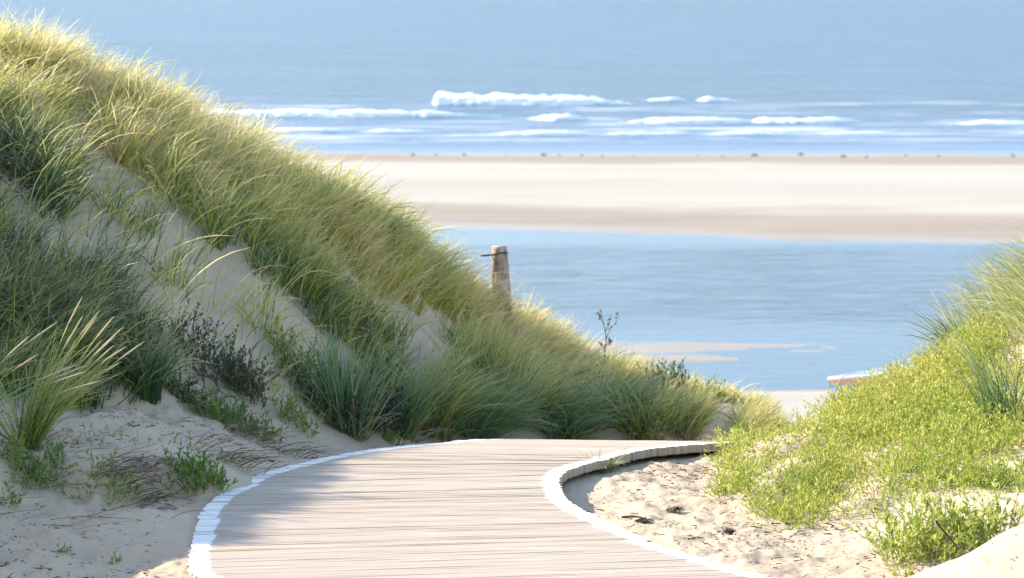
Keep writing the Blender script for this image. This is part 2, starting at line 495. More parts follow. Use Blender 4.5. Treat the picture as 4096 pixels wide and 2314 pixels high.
# water ------------------------------------------------------------------------
def sheet(name, x0, x1, y0, y1, z, nx, ny, mat):
    xs = np.linspace(x0, x1, nx); yv = np.linspace(y0, y1, ny)
    A, B = np.meshgrid(xs, yv)
    o = mesh_obj(name, np.stack([A, B, np.full(A.shape, z)], -1).reshape(-1, 3), quads(ny, nx), mat, smooth=True)
    return tag(o, kind='structure')
sheet('lagoon', -300, 300, 62, 165, SEA, 3, 3, M['lagoon'])
sheet('sea', -6000, 6000, 165.2, 9000, SEA, 3, 3, M['sea'])

# surf ---------------------------------------------------------------------------
def at_sea(u, v):
    r = ray(u, v); t = (SEA - CAMZ) / r[2]
    return np.array([r[0] * t, r[1] * t, SEA])

def wave(u0, u1, v, hpx, label, taper=(.12, .12), bow=0., seed=0, swell=False, ragged=.35, skew=0.):
    a, c = at_sea(u0, v), at_sea(u1, v)
    mid = (a + c) / 2
    L = c[0] - a[0]; D = mid[1]
    H = hpx * D / F
    n = max(40, int(L / .14)); m = 18
    s = np.linspace(0, 1, n)
    env = sstep(0, taper[0], s) * sstep(0, taper[1], 1 - s)
    env = env * (1 + skew * (s - .5))
    hgt = H * env * (1 + ragged * fbm(s * L * .35, s * 0 + seed, seed, 4))
    hgt = np.clip(hgt, .02, None)
    x = -L / 2 + s * L
    yb = -bow * (1 - (2 * s - 1) ** 2)
    e = empty('breaking_wave', mid, label, 'wave', 'waves breaking off the beach')
    # foam front: rounded, lumpy, falling towards the beach
    th = np.linspace(0, 1, m)
    prof_y = np.interp(th, [0, .25, .5, .75, 1], [-1.5, -1.15, -.45, .3, 1.2]); prof_z = np.interp(th, [0, .2, .5, .78, 1], [-.05, .62, 1.0, .8, -.05])
    XX = np.repeat(x[:, None], m, 1); YY = yb[:, None] + prof_y[None] * hgt[:, None] * 1.0; ZZ = prof_z[None] * hgt[:, None]
    lump = fbm(XX * 2.2 + 3, YY * 2.5 + ZZ * 3, 300 + seed, 5, .62)
    ZZ = ZZ * (1 + .35 * lump); YY = YY + lump * .5 * H
    mesh_obj('foam', np.stack([XX, YY, ZZ], -1).reshape(-1, 3), quads(n, m), M['foam'], e, smooth=True)
    if swell:
        th = np.linspace(0, 1, 10)
        py = np.interp(th, [0, .3, 1], [.1, 1.0, 5.5]); pz = .86 * np.cos(th * math.pi / 2) ** 1.3 - .04
        XX = np.repeat(x[:, None] * 1.12, 10, 1); YY = yb[:, None] + py[None] * H; ZZ = pz[None] * (.6 * H * (.35 + .65 * env) * sstep(0, .06, s) * sstep(0, .06, 1 - s))[:, None]
        mesh_obj('swell', np.stack([XX, YY, ZZ], -1).reshape(-1, 3), quads(n, 10), M['sea'], e, smooth=True)
    return e

wave(431, 644, 104.0, 9.0, 'tallest white breaker, highest in the surf, rolling beyond the post', (.03, .28), .6, 1, ragged=.10, skew=-.6)
wave(640, 690, 100.5, 3.0, 'broken foam crest trailing from the right end of the tallest breaker', (.3, .4), .2, 2, ragged=1.5)
wave(694, 745, 100.5, 2.6, 'thin foam crest at the far end of the trail behind the tallest breaker', (.3, .4), .2, 22, ragged=1.5)
wave(150, 502, 115.5, 6.6, 'long low white breaker running out from behind the dune grass', (.02, .30), 1.0, 3)
wave(527, 592, 118.5, 5.6, 'short curved white breaker alone between two longer breakers', (.35, .35), 1.8, 4)
wave(618, 760, 122, 4.8, 'white breaker in the middle of the surf with a notch at its right end', (.3, .2), .9, 5)
wave(748, 872, 121.5, 4.6, 'white breaker joined to the notch of the breaker on its left', (.12, .35), 1.2, 6)
wave(945, 1110, 124, 3.4, 'white breaker cut off by the right edge of the picture', (.25, .1), .6, 7)
wave(480, 592, 134.5, 3.2, 'thin white foam line nearest the beach, beyond the post', (.3, .25), .3, 8, False, .7)
wave(590, 704, 134.5, 1.9, 'faint broken foam line just right of the thin white foam line', (.3, .3), .3, 9, False, 1.4)
wave(696, 812, 134.5, 2.0, 'faint foam line under the right-hand end of the joined breakers', (.3, .3), .3, 10, False, 1.4)
wave(806, 912, 134, 1.9, 'faint ragged foam line farthest right in the shallows', (.3, .3), .3, 11, False, 1.5)
wave(360, 440, 132, 2.5, 'small foam streak in the shallows below the long low breaker', (.3, .3), .3, 12, False, .8)
wave(262, 350, 131, 2.5, 'small foam streak in the shallows beside the dune grass', (.3, .35), .3, 13, False, .9)

# seaweed lying along the tide line -------------------------------------------
def lump_mesh(rx, ry, rz, seed, nu=18, nv=9):
    th = np.linspace(0, 2 * math.pi, nu, endpoint=False); ph = np.linspace(0, math.pi / 2, nv)
    T, P = np.meshgrid(th, ph)
    k = 1 + .55 * fbm(np.cos(T) * 2 + seed, np.sin(T) * 2 + P * 2, seed, 3)
    x = rx * np.cos(T) * np.cos(P) * k; y = ry * np.sin(T) * np.cos(P) * k; z = rz * np.sin(P) * k - .01
    v = np.stack([x, y, z], -1).reshape(-1, 3)
    i = np.arange(nv - 1)[:, None] * nu + np.arange(nu)[None]; j = np.arange(nv - 1)[:, None] * nu + (np.arange(nu)[None] + 1) % nu
    return v, np.stack([i, j, j + nu, i + nu], -1).reshape(-1, 4)

weeds = [(413, 156, 6, 'leftmost dark seaweed heap'), (436, 156, 3, 'small seaweed heap second from the dune grass'), (464, 156, 4.5, 'seaweed heap just left of the post'),
         (506, 155.5, 2.5, 'tiny seaweed heap straight above the post'), (543, 156, 7, 'wide seaweed heap right of the post'), (559, 156, 3, 'small round seaweed heap by the wide heap'),
         (582, 156.5, 4, 'seaweed heap above the dark dried stalk'), (602, 157, 3.5, 'faint seaweed heap above the dried stalk'), (634, 157, 3, 'low seaweed heap mid way along the tide line'),
         (697, 157, 3.5, 'low seaweed heap left of the darkest heap'), (722, 158, 3, 'little pale seaweed heap beside the darkest heap'), (753, 156.5, 8, 'darkest wide seaweed heap'),
         (800, 155, 7.5, 'dark flat seaweed heap closest to the water'), (843, 158, 6, 'grey seaweed heap right of the flat heap'), (866, 158.5, 4, 'small grey seaweed heap below the faint foam'),
         (905, 157, 4, 'seaweed heap below the faint ragged foam line'), (938, 158, 4, 'small seaweed heap near the right dune grass'), (1012, 157.5, 7, 'rightmost dark seaweed heap')]
for k, (u, v, w, lab) in enumerate(weeds):
    p = at_sea(u, v)
    p[2] = float(terrain(np.array([p[0]]), np.array([p[1]]))[0])
    ru = w * p[1] / F * .5
    vv, ff = lump_mesh(ru, ru * 1.6, .03 + .012 * w, 500 + k)
    o = mesh_obj('seaweed_heap', vv, ff, M['weed'], smooth=True)
    o.location = p
    tag(o, lab + ' on the far tide line', 'seaweed', 'seaweed heaps along the far tide line')

# ------------------------------------------------------------------ boardwalk
def build_deck():
    seg = np.linalg.norm(np.diff(OUTS, axis=0), axis=1); seg2 = np.linalg.norm(np.diff(INNS, axis=0), axis=1)
    s = np.concatenate([[0], np.cumsum(.5 * seg + .5 * seg2)])
    pitch = .032
    n = int(s[-1] / pitch)
    V = []; Fa = []; A = []
    r = np.random.default_rng(3)
    panel_off = [0, 0]
    for k in range(n):
        if k % 26 == 0: panel_off = r.normal(0, .018, 2)
        sc = k * pitch; gap = r.uniform(.0004, .0026)
        if r.random() < .03: gap = .0045
        if k % 4 == 0 or r.random() < .25: band = r.random()
        s0, s1 = sc + gap / 2, sc + pitch - gap / 2
        def at(P, q): return np.array([np.interp(q, s, P[:, 0]), np.interp(q, s, P[:, 1])])
        o0, o1, i0, i1 = at(OUTS, s0), at(OUTS, s1), at(INNS, s0), at(INNS, s1)
        dirn = (i0 + i1 - o0 - o1); Lh = np.linalg.norm(dirn) / 2; dirn /= np.linalg.norm(dirn)
        e0, e1 = r.normal(0, .004) + panel_off[0], r.normal(0, .004) + panel_off[1]
        o0 = o0 + dirn * e0; o1 = o1 + dirn * e0; i0 = i0 + dirn * e1; i1 = i1 + dirn * e1
        rnd = min(1, max(0, band * .55 + r.random() * .45)); dz = r.normal(0, .0005); tilt = r.normal(0, .0005)
        nl = 8
        base = len(V)
        for q in range(nl + 1):
            f = q / nl
            a = o0 + (i0 - o0) * f; c = o1 + (i1 - o1) * f
            wob = .0012 * math.sin(q * 1.7 + k)
            zo = float(deck_z((o0[1] + o1[1]) / 2)); zi = float(deck_z((i0[1] + i1[1]) / 2))
            z = zo + (zi - zo) * f + dz + wob
            for (pt, zz) in ((a, z - tilt), (c, z + tilt), (c, z - .042), (a, z - .042)):
                V.append((pt[0], pt[1], zz)); A.append((f * Lh, (1 - f) * Lh, rnd))
        for q in range(nl):
            b0 = base + q * 4; b1 = b0 + 4
            for e in range(4):
                Fa.append((b0 + e, b1 + e, b1 + (e + 1) % 4, b0 + (e + 1) % 4))
        Fa.append((base, base + 1, base + 2, base + 3)); e = base + nl * 4
        Fa.append((e + 3, e + 2, e + 1, e))
    return np.array(V), np.array(Fa), np.array(A)

bw = empty('boardwalk', (0, 15.5, 0), 'pale slatted timber boardwalk with white painted edges bending to the right', 'boardwalk')
V, Fa, A = build_deck()
mesh_obj('deck', V - np.array([0, 15.5, 0]), Fa, M['deck'], bw, attrs={'d': A})
for f in (.12, .5, .85):
    P = OUTS + (INNS - OUTS) * f
    d = np.gradient(P, axis=0); d /= np.linalg.norm(d, axis=1)[:, None]; nn = np.stack([-d[:, 1], d[:, 0]], -1)
    z = deck_z(OUTS[:, 1]) * (1 - f) + deck_z(INNS[:, 1]) * f
    ring = []
    for (a, bz) in ((-.03, -.046), (.03, -.046), (.03, -.13), (-.03, -.13)):
        ring.append(np.stack([P[:, 0] + nn[:, 0] * a, P[:, 1] + nn[:, 1] * a - 15.5, z + bz], -1))
    W = np.stack(ring, 1).reshape(-1, 3)
    q = np.arange(len(P) - 1)[:, None] * 4 + np.arange(4)[None]; q2 = np.arange(len(P) - 1)[:, None] * 4 + (np.arange(4)[None] + 1) % 4
    mesh_obj('bearer', W, np.stack([q, q2, q2 + 4, q + 4], -1).reshape(-1, 4), M['under'], bw)

# ------------------------------------------------------------------ blades of grass
def blades(roots, h, az, a0, a1, w, tint, rnd, seg=6, seedrng=None, taper=.75, droop=None):
    """ribbons; az = direction they lean in, a0/a1 = angle from upright at root/tip"""
    n = len(roots); r = seedrng or rng
    s = np.linspace(0, 1, seg + 1)
    sm = (s[1:] + s[:-1]) / 2
    ang = a0[:, None] + (a1 - a0)[:, None] * sm[None] ** 1.3
    st = (h / seg)[:, None]
    dx = np.concatenate([np.zeros((n, 1)), np.cumsum(np.sin(ang) * st, 1)], 1)
    dz = np.concatenate([np.zeros((n, 1)), np.cumsum(np.cos(ang) * st, 1)], 1)
    side = r.normal(0, .12, n)[:, None] * h[:, None] * s[None] ** 2
    ca, sa = np.cos(az)[:, None], np.sin(az)[:, None]
    P = np.stack([roots[:, 0:1] + dx * ca - side * sa, roots[:, 1:2] + dx * sa + side * ca, roots[:, 2:3] + dz], -1)
    tang = P[:, -1] - P[:, 0]; tang /= np.linalg.norm(tang, axis=1)[:, None] + 1e-9
    rv = r.normal(0, 1, (n, 3)); wv = np.cross(tang, rv); wv /= np.linalg.norm(wv, axis=1)[:, None] + 1e-9
    ww = w[:, None] * (1 - s[None] ** 2 * taper) * .5
    ww[:, -1] = w * .06
    Vv = np.stack([P - wv[:, None] * ww[..., None], P + wv[:, None] * ww[..., None]], 2).reshape(n, -1, 3)
    per = 2 * (seg + 1)
    i = np.arange(seg) * 2
    q = np.stack([i, i + 1, i + 3, i + 2], -1)
    faces = (np.arange(n)[:, None, None] * per + q[None]).reshape(-1, 4)
    D = np.zeros((n, seg + 1, 2, 3)); D[..., 0] = tint[:, None, None]; D[..., 1] = s[None, :, None]; D[..., 2] = rnd[:, None, None]
    return Vv.reshape(-1, 3), faces, D.reshape(-1, 3)

class Acc:
    def __init__(s): s.v = []; s.f = []; s.d = []; s.n = 0
    def add(s, V, Fc, D):
        s.v.append(V); s.f.append(Fc + s.n); s.d.append(D); s.n += len(V)
    def build(s, name, mat, parent=None, origin=None):
        return mesh_obj(name, np.concatenate(s.v), np.concatenate(s.f), mat, parent, attrs={'d': np.concatenate(s.d)}, origin=origin)

def sub_origin(acc, name, mat, parent, loc):
    """child mesh whose vertices are given in world space"""
    return mesh_obj(name, np.concatenate(acc.v) - np.asarray(loc), np.concatenate(acc.f), mat, parent, attrs={'d': np.concatenate(acc.d)})

def polydist(u, v, pts):
    d = np.full(np.shape(u), 1e9)
    for (a, b) in zip(pts[:-1], pts[1:]):
        ax, ay = a; bx, by = b
        t = np.clip(((u - ax) * (bx - ax) + (v - ay) * (by - ay)) / ((bx - ax) ** 2 + (by - ay) ** 2), 0, 1)
        d = np.minimum(d, np.hypot(u - ax - t * (bx - ax), v - ay - t * (by - ay)))
    return d

# bare blown-out runs of sand on the left dune, put on the ground as world-space lines
def ground_line(pts): return [tuple(hit(u, v)[:2]) for u, v in pts]
RUN1 = ground_line([(112, 188), (131, 205), (167, 232), (223, 272), (254, 300), (302, 345), (345, 372)])
RUN2 = ground_line([(48, 240), (100, 280), (159, 322), (205, 345)])
RUN3 = ground_line([(150, 362), (200, 380), (250, 402), (310, 418)])
RUN4 = ground_line([(326, 282), (358, 300), (398, 325), (432, 345)])
RUN5 = ground_line([(360, 345), (420, 372)])

def run_mask(x, y):
    m = np.zeros(np.shape(x))
    for pts, w in ((RUN1, .30), (RUN2, .18), (RUN3, .40), (RUN4, .24), (RUN5, .16)):
        d = polydist(x, y * .55, [(a, b * .55) for a, b in pts])
        m = np.maximum(m, sstep(w, w * .45, d))
    return m

def scatter_left():
    n = 460000
    x = rng.uniform(-9.5, 2.6, n); y = rng.uniform(14, 28.5, n)
    z = terrain(x, y)
    u, v = project(x, y, z)
    uu = 512 + F * x / (1.008 * y)
    keep = (uu < 792) & (y > L_yf(uu) + np.where(uu < 175, .12, .35)) & (y < L_yr(uu) + 2.2)
    clump = sstep(-.28, .22, fbm(x * 1.9, y * 1.5, 61, 3))
    dens = .16 + .84 * clump
    dens = dens * (1 - .94 * run_mask(x, y))
    # between the two long runs only thin dry grass stands
    r1 = np.interp(u, [88, 131, 167, 223, 254, 302, 345], [165, 205, 232, 272, 300, 345, 372])
    thin = (u > 60) & (u < 345) & (v > r1) & (v < 420) & ~((u < 165) & (v > 250 + np.clip(u - 60, 0, 100) * .9))
    dens = np.where(thin, (.10 + dens * .32), dens)
    lowleft = (u < 165) & (v > 250 + np.clip(u - 60, 0, 100) * .9)
    dens = np.where(lowleft, .50 + .50 * clump, dens)
    dens = np.where((u < -40), dens * .30, dens)
    foot = np.where(uu < 175, 1., sstep(.3, 1.2, y - L_yf(uu)))
    dens = dens * np.where(u > 330, .30 + .70 * foot, foot)
    dens = dens * (1 - .95 * sstep(682, 700, u) * sstep(758, 738, u) * sstep(398, 408, v))
    keep &= rng.random(n) < dens * .78
    return x[keep], y[keep], z[keep], u[keep], v[keep], thin[keep], clump[keep]

x, y, z, u, v, thin, clump = scatter_left()
print('grass candidates', len(x))
def ridge_gap(x, y): return L_yr(512 + F * x / (1.008 * y)) - y
# tussocks: a root spot each, with its own lean, height, colour and splay
ci = rng.choice(len(x), 1150, replace=False)
nb = np.where(thin[ci], rng.integers(14, 40, len(ci)), rng.integers(36, 110, len(ci)))
rep_i = np.repeat(ci, nb); n = len(rep_i); k_ = np.repeat(np.arange(len(ci)), nb)
c_t = np.clip(.34 + .45 * fbm(x[ci] * 1.1, y[ci] * 1.1, 81, 3) + rng.normal(0, .17, len(ci)), 0, 1); c_az = rng.normal(-.15, .55, len(ci)); c_h = rng.uniform(.62, 1.15, len(ci)); c_sp = rng.uniform(.05, .13, len(ci)); c_l = rng.uniform(.1, .5, len(ci))
rad = c_sp[k_] * np.sqrt(rng.random(n)); th = rng.uniform(0, 2 * math.pi, n)
gx = x[rep_i] + rad * np.cos(th); gy = y[rep_i] + rad * np.sin(th)
out = rng.random(n) < .45
g_az = np.where(out, th + rng.normal(0, .5, n), c_az[k_] + rng.normal(0, .5, n))
g_h = .46 * c_h[k_] * rng.uniform(.45, 1.05, n) * np.where(thin[rep_i], .8, 1)
g_a0 = np.abs(c_l[k_] + rng.normal(0, .16, n)); g_a1 = g_a0 + np.abs(rng.normal(.9, .5, n)); g_t = c_t[k_] + rng.normal(0, .20, n); g_thin = thin[rep_i]
# loose blades between them
li = rng.choice(len(x), min(len(x), 17000), replace=False); m = len(li)
gx = np.concatenate([gx, x[li]]); gy = np.concatenate([gy, y[li]])
g_az = np.concatenate([g_az, rng.normal(-.1, 1.1, m)]); g_h = np.concatenate([g_h, rng.uniform(.14, .40, m)])
q0 = np.abs(rng.normal(.35, .25, m)); g_a0 = np.concatenate([g_a0, q0]); g_a1 = np.concatenate([g_a1, q0 + np.abs(rng.normal(.9, .5, m))])
g_t = np.concatenate([g_t, .40 + .4 * fbm(x[li] * 1.1, y[li] * 1.1, 81, 3) + rng.normal(0, .28, m)]); g_thin = np.concatenate([g_thin, thin[li]])
# a few long straw blades arching over everything
li = rng.choice(len(x), 2600, replace=False); m = len(li)
gx = np.concatenate([gx, x[li]]); gy = np.concatenate([gy, y[li]]); g_az = np.concatenate([g_az, rng.normal(-.1, .6, m)]); g_h = np.concatenate([g_h, rng.uniform(.36, .62, m)])
g_a0 = np.concatenate([g_a0, np.abs(rng.normal(.35, .2, m))]); g_a1 = np.concatenate([g_a1, np.abs(rng.normal(1.75, .35, m))]); g_t = np.concatenate([g_t, rng.normal(.70, .2, m)]); g_thin = np.concatenate([g_thin, thin[li]])
n = len(gx); gz = terrain(gx, gy); gu, gv = project(gx, gy, gz)
g_h = g_h * np.interp(gu, [-140, -30, 20, 350, 500, 600, 690, 800], [.37, .7, 1., 1., .85, .72, .55, .42])
g_t = g_t + np.interp(ridge_gap(gx, gy), [0, 1.0, 2.2], [.36, .12, -.06]) * np.interp(gu, [120, 330], [1., .45]) - .17 * (gu < 140) * sstep(200, 260, gv) + .22 * g_thin + .10 * sstep(400, 480, gu)
V, Fc, D = blades(np.stack([gx, gy, gz - .02], -1), g_h, g_az, g_a0, g_a1, rng.uniform(.0045, .0090, n), np.clip(g_t, 0, 1), rng.random(n) * .85)
print('grass blades', n)
a = Acc(); a.add(V, Fc, D)
o = a.build('marram_grass', M['grass'], origin=(-2, 20, 0))
tag(o, 'windblown green and straw marram grass covering the left dune', 'grass', kind='stuff')

# right dune crest
n = 30000
x = rng.uniform(2.2, 5.2, n); y = rng.uniform(16.8, 21.5, n); z = terrain(x, y); u, v = project(x, y, z)
dens = sstep(975, 1060, u + (y - 18.5) * 30) * sstep(.1, .6, y - R_yf(u) - 1.2) * (.35 + .65 * sstep(-.3, .3, fbm(x * 2, y * 2, 62, 3)))
k = rng.random(n) < dens * .62
x, y, z, u, v = x[k], y[k], z[k], u[k], v[k]; n = len(x)
lean = fbm(x * 2.2, y * 2.2, 72, 2)
V, Fc, D = blades(np.stack([x, y, z - .02], -1), rng.uniform(.24, .50, n), math.pi + rng.normal(0, .55, n) + lean * .8,
                  np.abs(rng.normal(.28, .18, n)), np.abs(rng.normal(1.35, .35, n)), rng.uniform(.004, .0075, n),
                  np.clip(.42 + rng.normal(0, .24, n), 0, 1), rng.random(n))
a = Acc(); a.add(V, Fc, D)
tag(a.build('marram_grass', M['grass_pale'], origin=(3.2, 19, .4)), 'sunlit pale marram grass bending left over the right dune crest', 'grass', kind='stuff')

# single tussocks ------------------------------------------------------------------
def tussock(u, v, label, n, hgt, spread, lean_az, lean, mat, tint=.4, dead=.12, seed=0, w=(.005, .008), ears=0, a1=1.0, group='marram tussocks beside the boardwalk', loc=None, ear_h=(1.05, 1.3)):
    r = np.random.default_rng(900 + seed)
    p = hit(u, v) if loc is None else np.array([loc[0], loc[1], float(terrain(np.array([loc[0]]), np.array([loc[1]]))[0])])
    e = empty('marram_tussock', p, label, 'grass tussock', group)
    rad = spread * np.sqrt(r.random(n)); th = r.uniform(0, 2 * math.pi, n)
    rx, ry = rad * np.cos(th), rad * np.sin(th)
    rz = terrain(p[0] + rx, p[1] + ry) - p[2]
    roots = np.stack([rx, ry, rz - .02], -1)
    out = np.arctan2(ry, rx)
    az = np.where(r.random(n) < .62, lean_az + r.normal(0, .5, n), out + r.normal(0, .4, n))
    aa0 = np.abs(r.normal(lean, .16, n)); aa1 = aa0 + np.abs(r.normal(a1, .35, n))
    hh = hgt * r.uniform(.5, 1.05, n)
    tn = np.clip(tint + r.normal(0, .2, n), 0, 1)
    V, Fc, D = blades(roots, hh, az, aa0, aa1, r.uniform(*w, n), tn, r.random(n), seg=8, seedrng=r)
    a = Acc(); a.add(V, Fc, D); a.build('blades', mat, e)
    nd = int(n * dead)
    if nd:
        i = r.integers(0, n, nd)
        V, Fc, D = blades(roots[i] * np.array([1.15, 1.15, 1]), hh[i] * .55, out[i] + r.normal(0, .7, nd), np.abs(r.normal(.6, .3, nd)), np.abs(r.normal(1.7, .3, nd)),
                          r.uniform(*w, nd), r.uniform(.5, 1, nd), r.random(nd), seg=6, seedrng=r)
        a = Acc(); a.add(V, Fc, D); a.build('dead_blades', M['dry'], e)
    if ears:
        # stiff flowering stems with a straw-coloured spike
        a = Acc(); b_ = Acc()
        for q in range(ears):
            azq = lean_az + r.normal(0, .35); l0 = abs(r.normal(lean + .12, .18)); hq = hgt * r.uniform(*ear_h)
            root = np.array([[r.normal(0, spread * .5), r.normal(0, spread * .5), 0]])
            V, Fc, D = blades(root, np.array([hq]), np.array([azq]), np.array([l0]), np.array([l0 + .30]), np.array([.0055]), np.array([.45]), np.array([0.2]), seg=10, seedrng=r, taper=.2)
            a.add(V, Fc, D)
            P = V.reshape(-1, 2, 3).mean(1)
            tip, base = P[-1], P[-3]
            tube = tube_mesh(np.linspace(base, tip, 6), np.array([.002, .0034, .004, .0038, .003, .001]), 6)
            mesh_obj('seed_head', tube[0], tube[1], M['ear'], e, True, {'d': np.tile([[r.uniform(.55, .95), .9, 1.]], (len(tube[0]), 1))})
        a.build('stems', mat, e)
    return e

def tube_mesh(P, rad, ns=6):
    P = np.asarray(P, float); n = len(P)
    t = np.gradient(P, axis=0); t /= np.linalg.norm(t, axis=1)[:, None] + 1e-9
    ref = np.array([.31, .87, .38]); a = np.cross(t, ref); a /= np.linalg.norm(a, axis=1)[:, None] + 1e-9; b = np.cross(t, a)
    th = np.linspace(0, 2 * math.pi, ns, endpoint=False)
    V = (P[:, None] + (a[:, None] * np.cos(th)[None, :, None] + b[:, None] * np.sin(th)[None, :, None]) * np.asarray(rad)[:, None, None]).reshape(-1, 3)
    i = np.arange(n - 1)[:, None] * ns + np.arange(ns)[None]; j = np.arange(n - 1)[:, None] * ns + (np.arange(ns)[None] + 1) % ns
    return V, np.stack([i, j, j + ns, i + ns], -1).reshape(-1, 4)

M['ear'] = leaf_material('seed_heads', [(0, (.36, .28, .15)), (1, (.62, .50, .30))], .2, .8)

tussock(26, 447, 'tall foreground marram tussock with straw seed heads at the left edge', 260, .60, .05, .25, .32, M['grass'], .36, .15, 1, (.0035, .006), 13, .6)
tussock(0, 0, 'marram tussock mostly cut off by the left edge, long blades reaching in', 70, .75, .08, .05, .62, M['grass_dark'], .4, .1, 2, (.004, .006), 8, .9, loc=(-2.80, 15.9))
tussock(345, 428, 'upright dark green tussock among withered plants, left end of the far deck edge', 420, .62, .12, 1.9, .18, M['grass_dark'], .38, .18, 3, a1=.45)
tussock(398, 432, 'tussock with pale straw base just right of the withered plants', 300, .50, .09, .3, .22, M['grass_dark'], .48, .3, 4, a1=.7)
tussock(428, 428, 'spreading tussock second from the withered plants', 420, .60, .12, .1, .28, M['grass'], .40, .2, 5, a1=.9)
tussock(478, 400, 'bright yellow green tussock below the fence post', 420, .62, .14, .5, .2, M['grass'], .52, .06, 6, a1=.6)
tussock(470, 432, 'low tussock with long blades arching right over the deck', 380, .62, .13, -.1, .6, M['grass_dark'], .45, .15, 7, a1=1.0)
tussock(520, 428, 'tussock with a few stiff yellow stems behind the deck', 380, .58, .13, .2, .3, M['grass'], .46, .15, 8, a1=.9)
tussock(560, 434, 'drooping tussock over a sandy hollow behind the deck', 380, .50, .13, -.3, .5, M['grass_dark'], .42, .25, 9, a1=1.1)
tussock(604, 428, 'tussock under the dark dried stalk', 360, .50, .13, .1, .35, M['grass_dark'], .36, .2, 10, a1=.9)
tussock(640, 432, 'grey green arching tussock behind the far deck edge', 380, .48, .13, 3.0, .4, M['grass'], .40, .2, 11, a1=1.0)
tussock(682, 430, 'short tussock beside the smooth blue shaded sand', 260, .38, .11, .4, .35, M['grass'], .45, .25, 12, a1=.9)
tussock(752, 420, 'thin tussock at the end of the left dune against pale sand', 220, .36, .12, .2, .35, M['grass'], .50, .2, 13, a1=1.0, loc=(1.62, 22.6))
tussock(601, 472, 'small pale tuft growing out beside the inner deck edge', 46, .20, .05, -.3, .5, M['grass_pale'], .45, .1, 14, (.004, .006), a1=1.2)
tussock(1004, 425, 'dark green upright tussock in the sea rocket at the right edge', 120, .60, .09, 2.5, .25, M['grass'], .16, .05, 15, (.004, .006), a1=.6, group='marram tussocks on the right dune')
tussock(962, 345, 'dark tuft sticking out left of the right dune crest', 60, .42, .06, 2.9, .6, M['grass'], .12, .1, 16, a1=.7, group='marram tussocks on the right dune')
tussock(1070, 430, 'tussock off the right edge with fine blades sweeping in', 160, .75, .12, 3.0, .35, M['grass'], .45, .1, 17, (.003, .005), a1=.8, group='marram tussocks on the right dune', loc=(2.85, 17.6))

# ------------------------------------------------------------------ leafy herbs
def leaves(P, dirs, ln, w, tint, rnd, r):
    """small folded leaves: P base, dirs unit direction"""
    n = len(P)
    s = np.array([0, .3, .7, 1.0]); ws = np.array([.35, 1.0, .8, .08])
    up = np.array([0, 0, 1.0])
    sag = -r.uniform(-.25, .35, n)
    pts = P[:, None] + dirs[:, None] * (ln[:, None] * s[None])[..., None] + up * (sag[:, None] * ln[:, None] * s[None] ** 2)[..., None]
    rv = r.normal(0, 1, (n, 3)); wv = np.cross(dirs, rv); wv /= np.linalg.norm(wv, axis=1)[:, None] + 1e-9
    hw = (w[:, None] * ws[None] * .5)[..., None]
    V = np.stack([pts - wv[:, None] * hw, pts + wv[:, None] * hw], 2).reshape(-1, 3)
    i = np.arange(3) * 2; q = np.stack([i, i + 1, i + 3, i + 2], -1)
    faces = (np.arange(n)[:, None, None] * 8 + q[None]).reshape(-1, 4)
    D = np.zeros((n, 4, 2, 3)); D[..., 0] = tint[:, None, None]; D[..., 1] = s[None, :, None]; D[..., 2] = rnd[:, None, None]
    return V, faces, D.reshape(-1, 3)

def herb_arrays(roots, r, hgt, per_stem, leaf, wleaf, az=None, spread=1.0, tint=(.5, .25), a0=(.5, .35), a1=(.35, .5), stemw=.004, upleaf=.45):
    """stems from the root points; returns (stem arrays, leaf arrays, tip positions)"""
    n = len(roots)
    azs = r.uniform(0, 2 * math.pi, n) if az is None else az
    aa0 = np.clip(r.normal(a0[0], a0[1], n), 0, 1.5); aa1 = np.clip(aa0 + r.normal(a1[0], a1[1], n), -.5, 1.75)
    seg = 6
    S = blades(roots, hgt, azs, aa0, aa1, np.full(n, stemw), np.clip(r.normal(.45, .25, n), 0, 1), r.random(n), seg=seg, seedrng=r, taper=.4)
    P = S[0].reshape(n, seg + 1, 2, 3).mean(2)
    t = r.uniform(.12, 1.0, (n, per_stem)) ** .8
    idx = np.clip((t * seg).astype(int), 0, seg - 1); fr = (t * seg - idx)[..., None]
    rows = np.arange(n)[:, None]
    base = P[rows, idx] * (1 - fr) + P[rows, idx + 1] * fr
    tang = P[rows, idx + 1] - P[rows, idx]; tang /= np.linalg.norm(tang, axis=-1)[..., None] + 1e-9
    rd = r.normal(0, 1, (n, per_stem, 3)); rd /= np.linalg.norm(rd, axis=-1)[..., None]
    d = tang * .7 + rd * .8 + np.array([0, 0, upleaf]); d /= np.linalg.norm(d, axis=-1)[..., None]
    N = n * per_stem
    ln = leaf * r.uniform(.5, 1.35, N); ww = wleaf * r.uniform(.7, 1.3, N)
    tn = np.clip(r.normal(tint[0], tint[1], N), 0, 1)
    Lv = leaves(base.reshape(-1, 3), d.reshape(-1, 3), ln, ww, tn, r.random(N), r)
    return S, Lv, P[:, -1]

def petals(tips, r, size=.012):
    a = Acc()
    for p in tips:
        for q in range(r.integers(3, 7)):
            c = p + r.normal(0, size * .9, 3) + np.array([0, 0, .006])
            th = r.uniform(0, math.pi)
            for k in range(4):
                an = th + k * math.pi / 2
                d = np.array([math.cos(an), math.sin(an), .25]); sd = np.array([-math.sin(an), math.cos(an), 0])
                s = size * .62
                V = np.array([c, c + d * s * .7 - sd * s * .45, c + d * s * 1.2, c + d * s * .7 + sd * s * .45])
                a.add(V, np.array([[0, 1, 2, 3]]), np.tile([[r.random(), .5, .5]], (4, 1)))
    return a

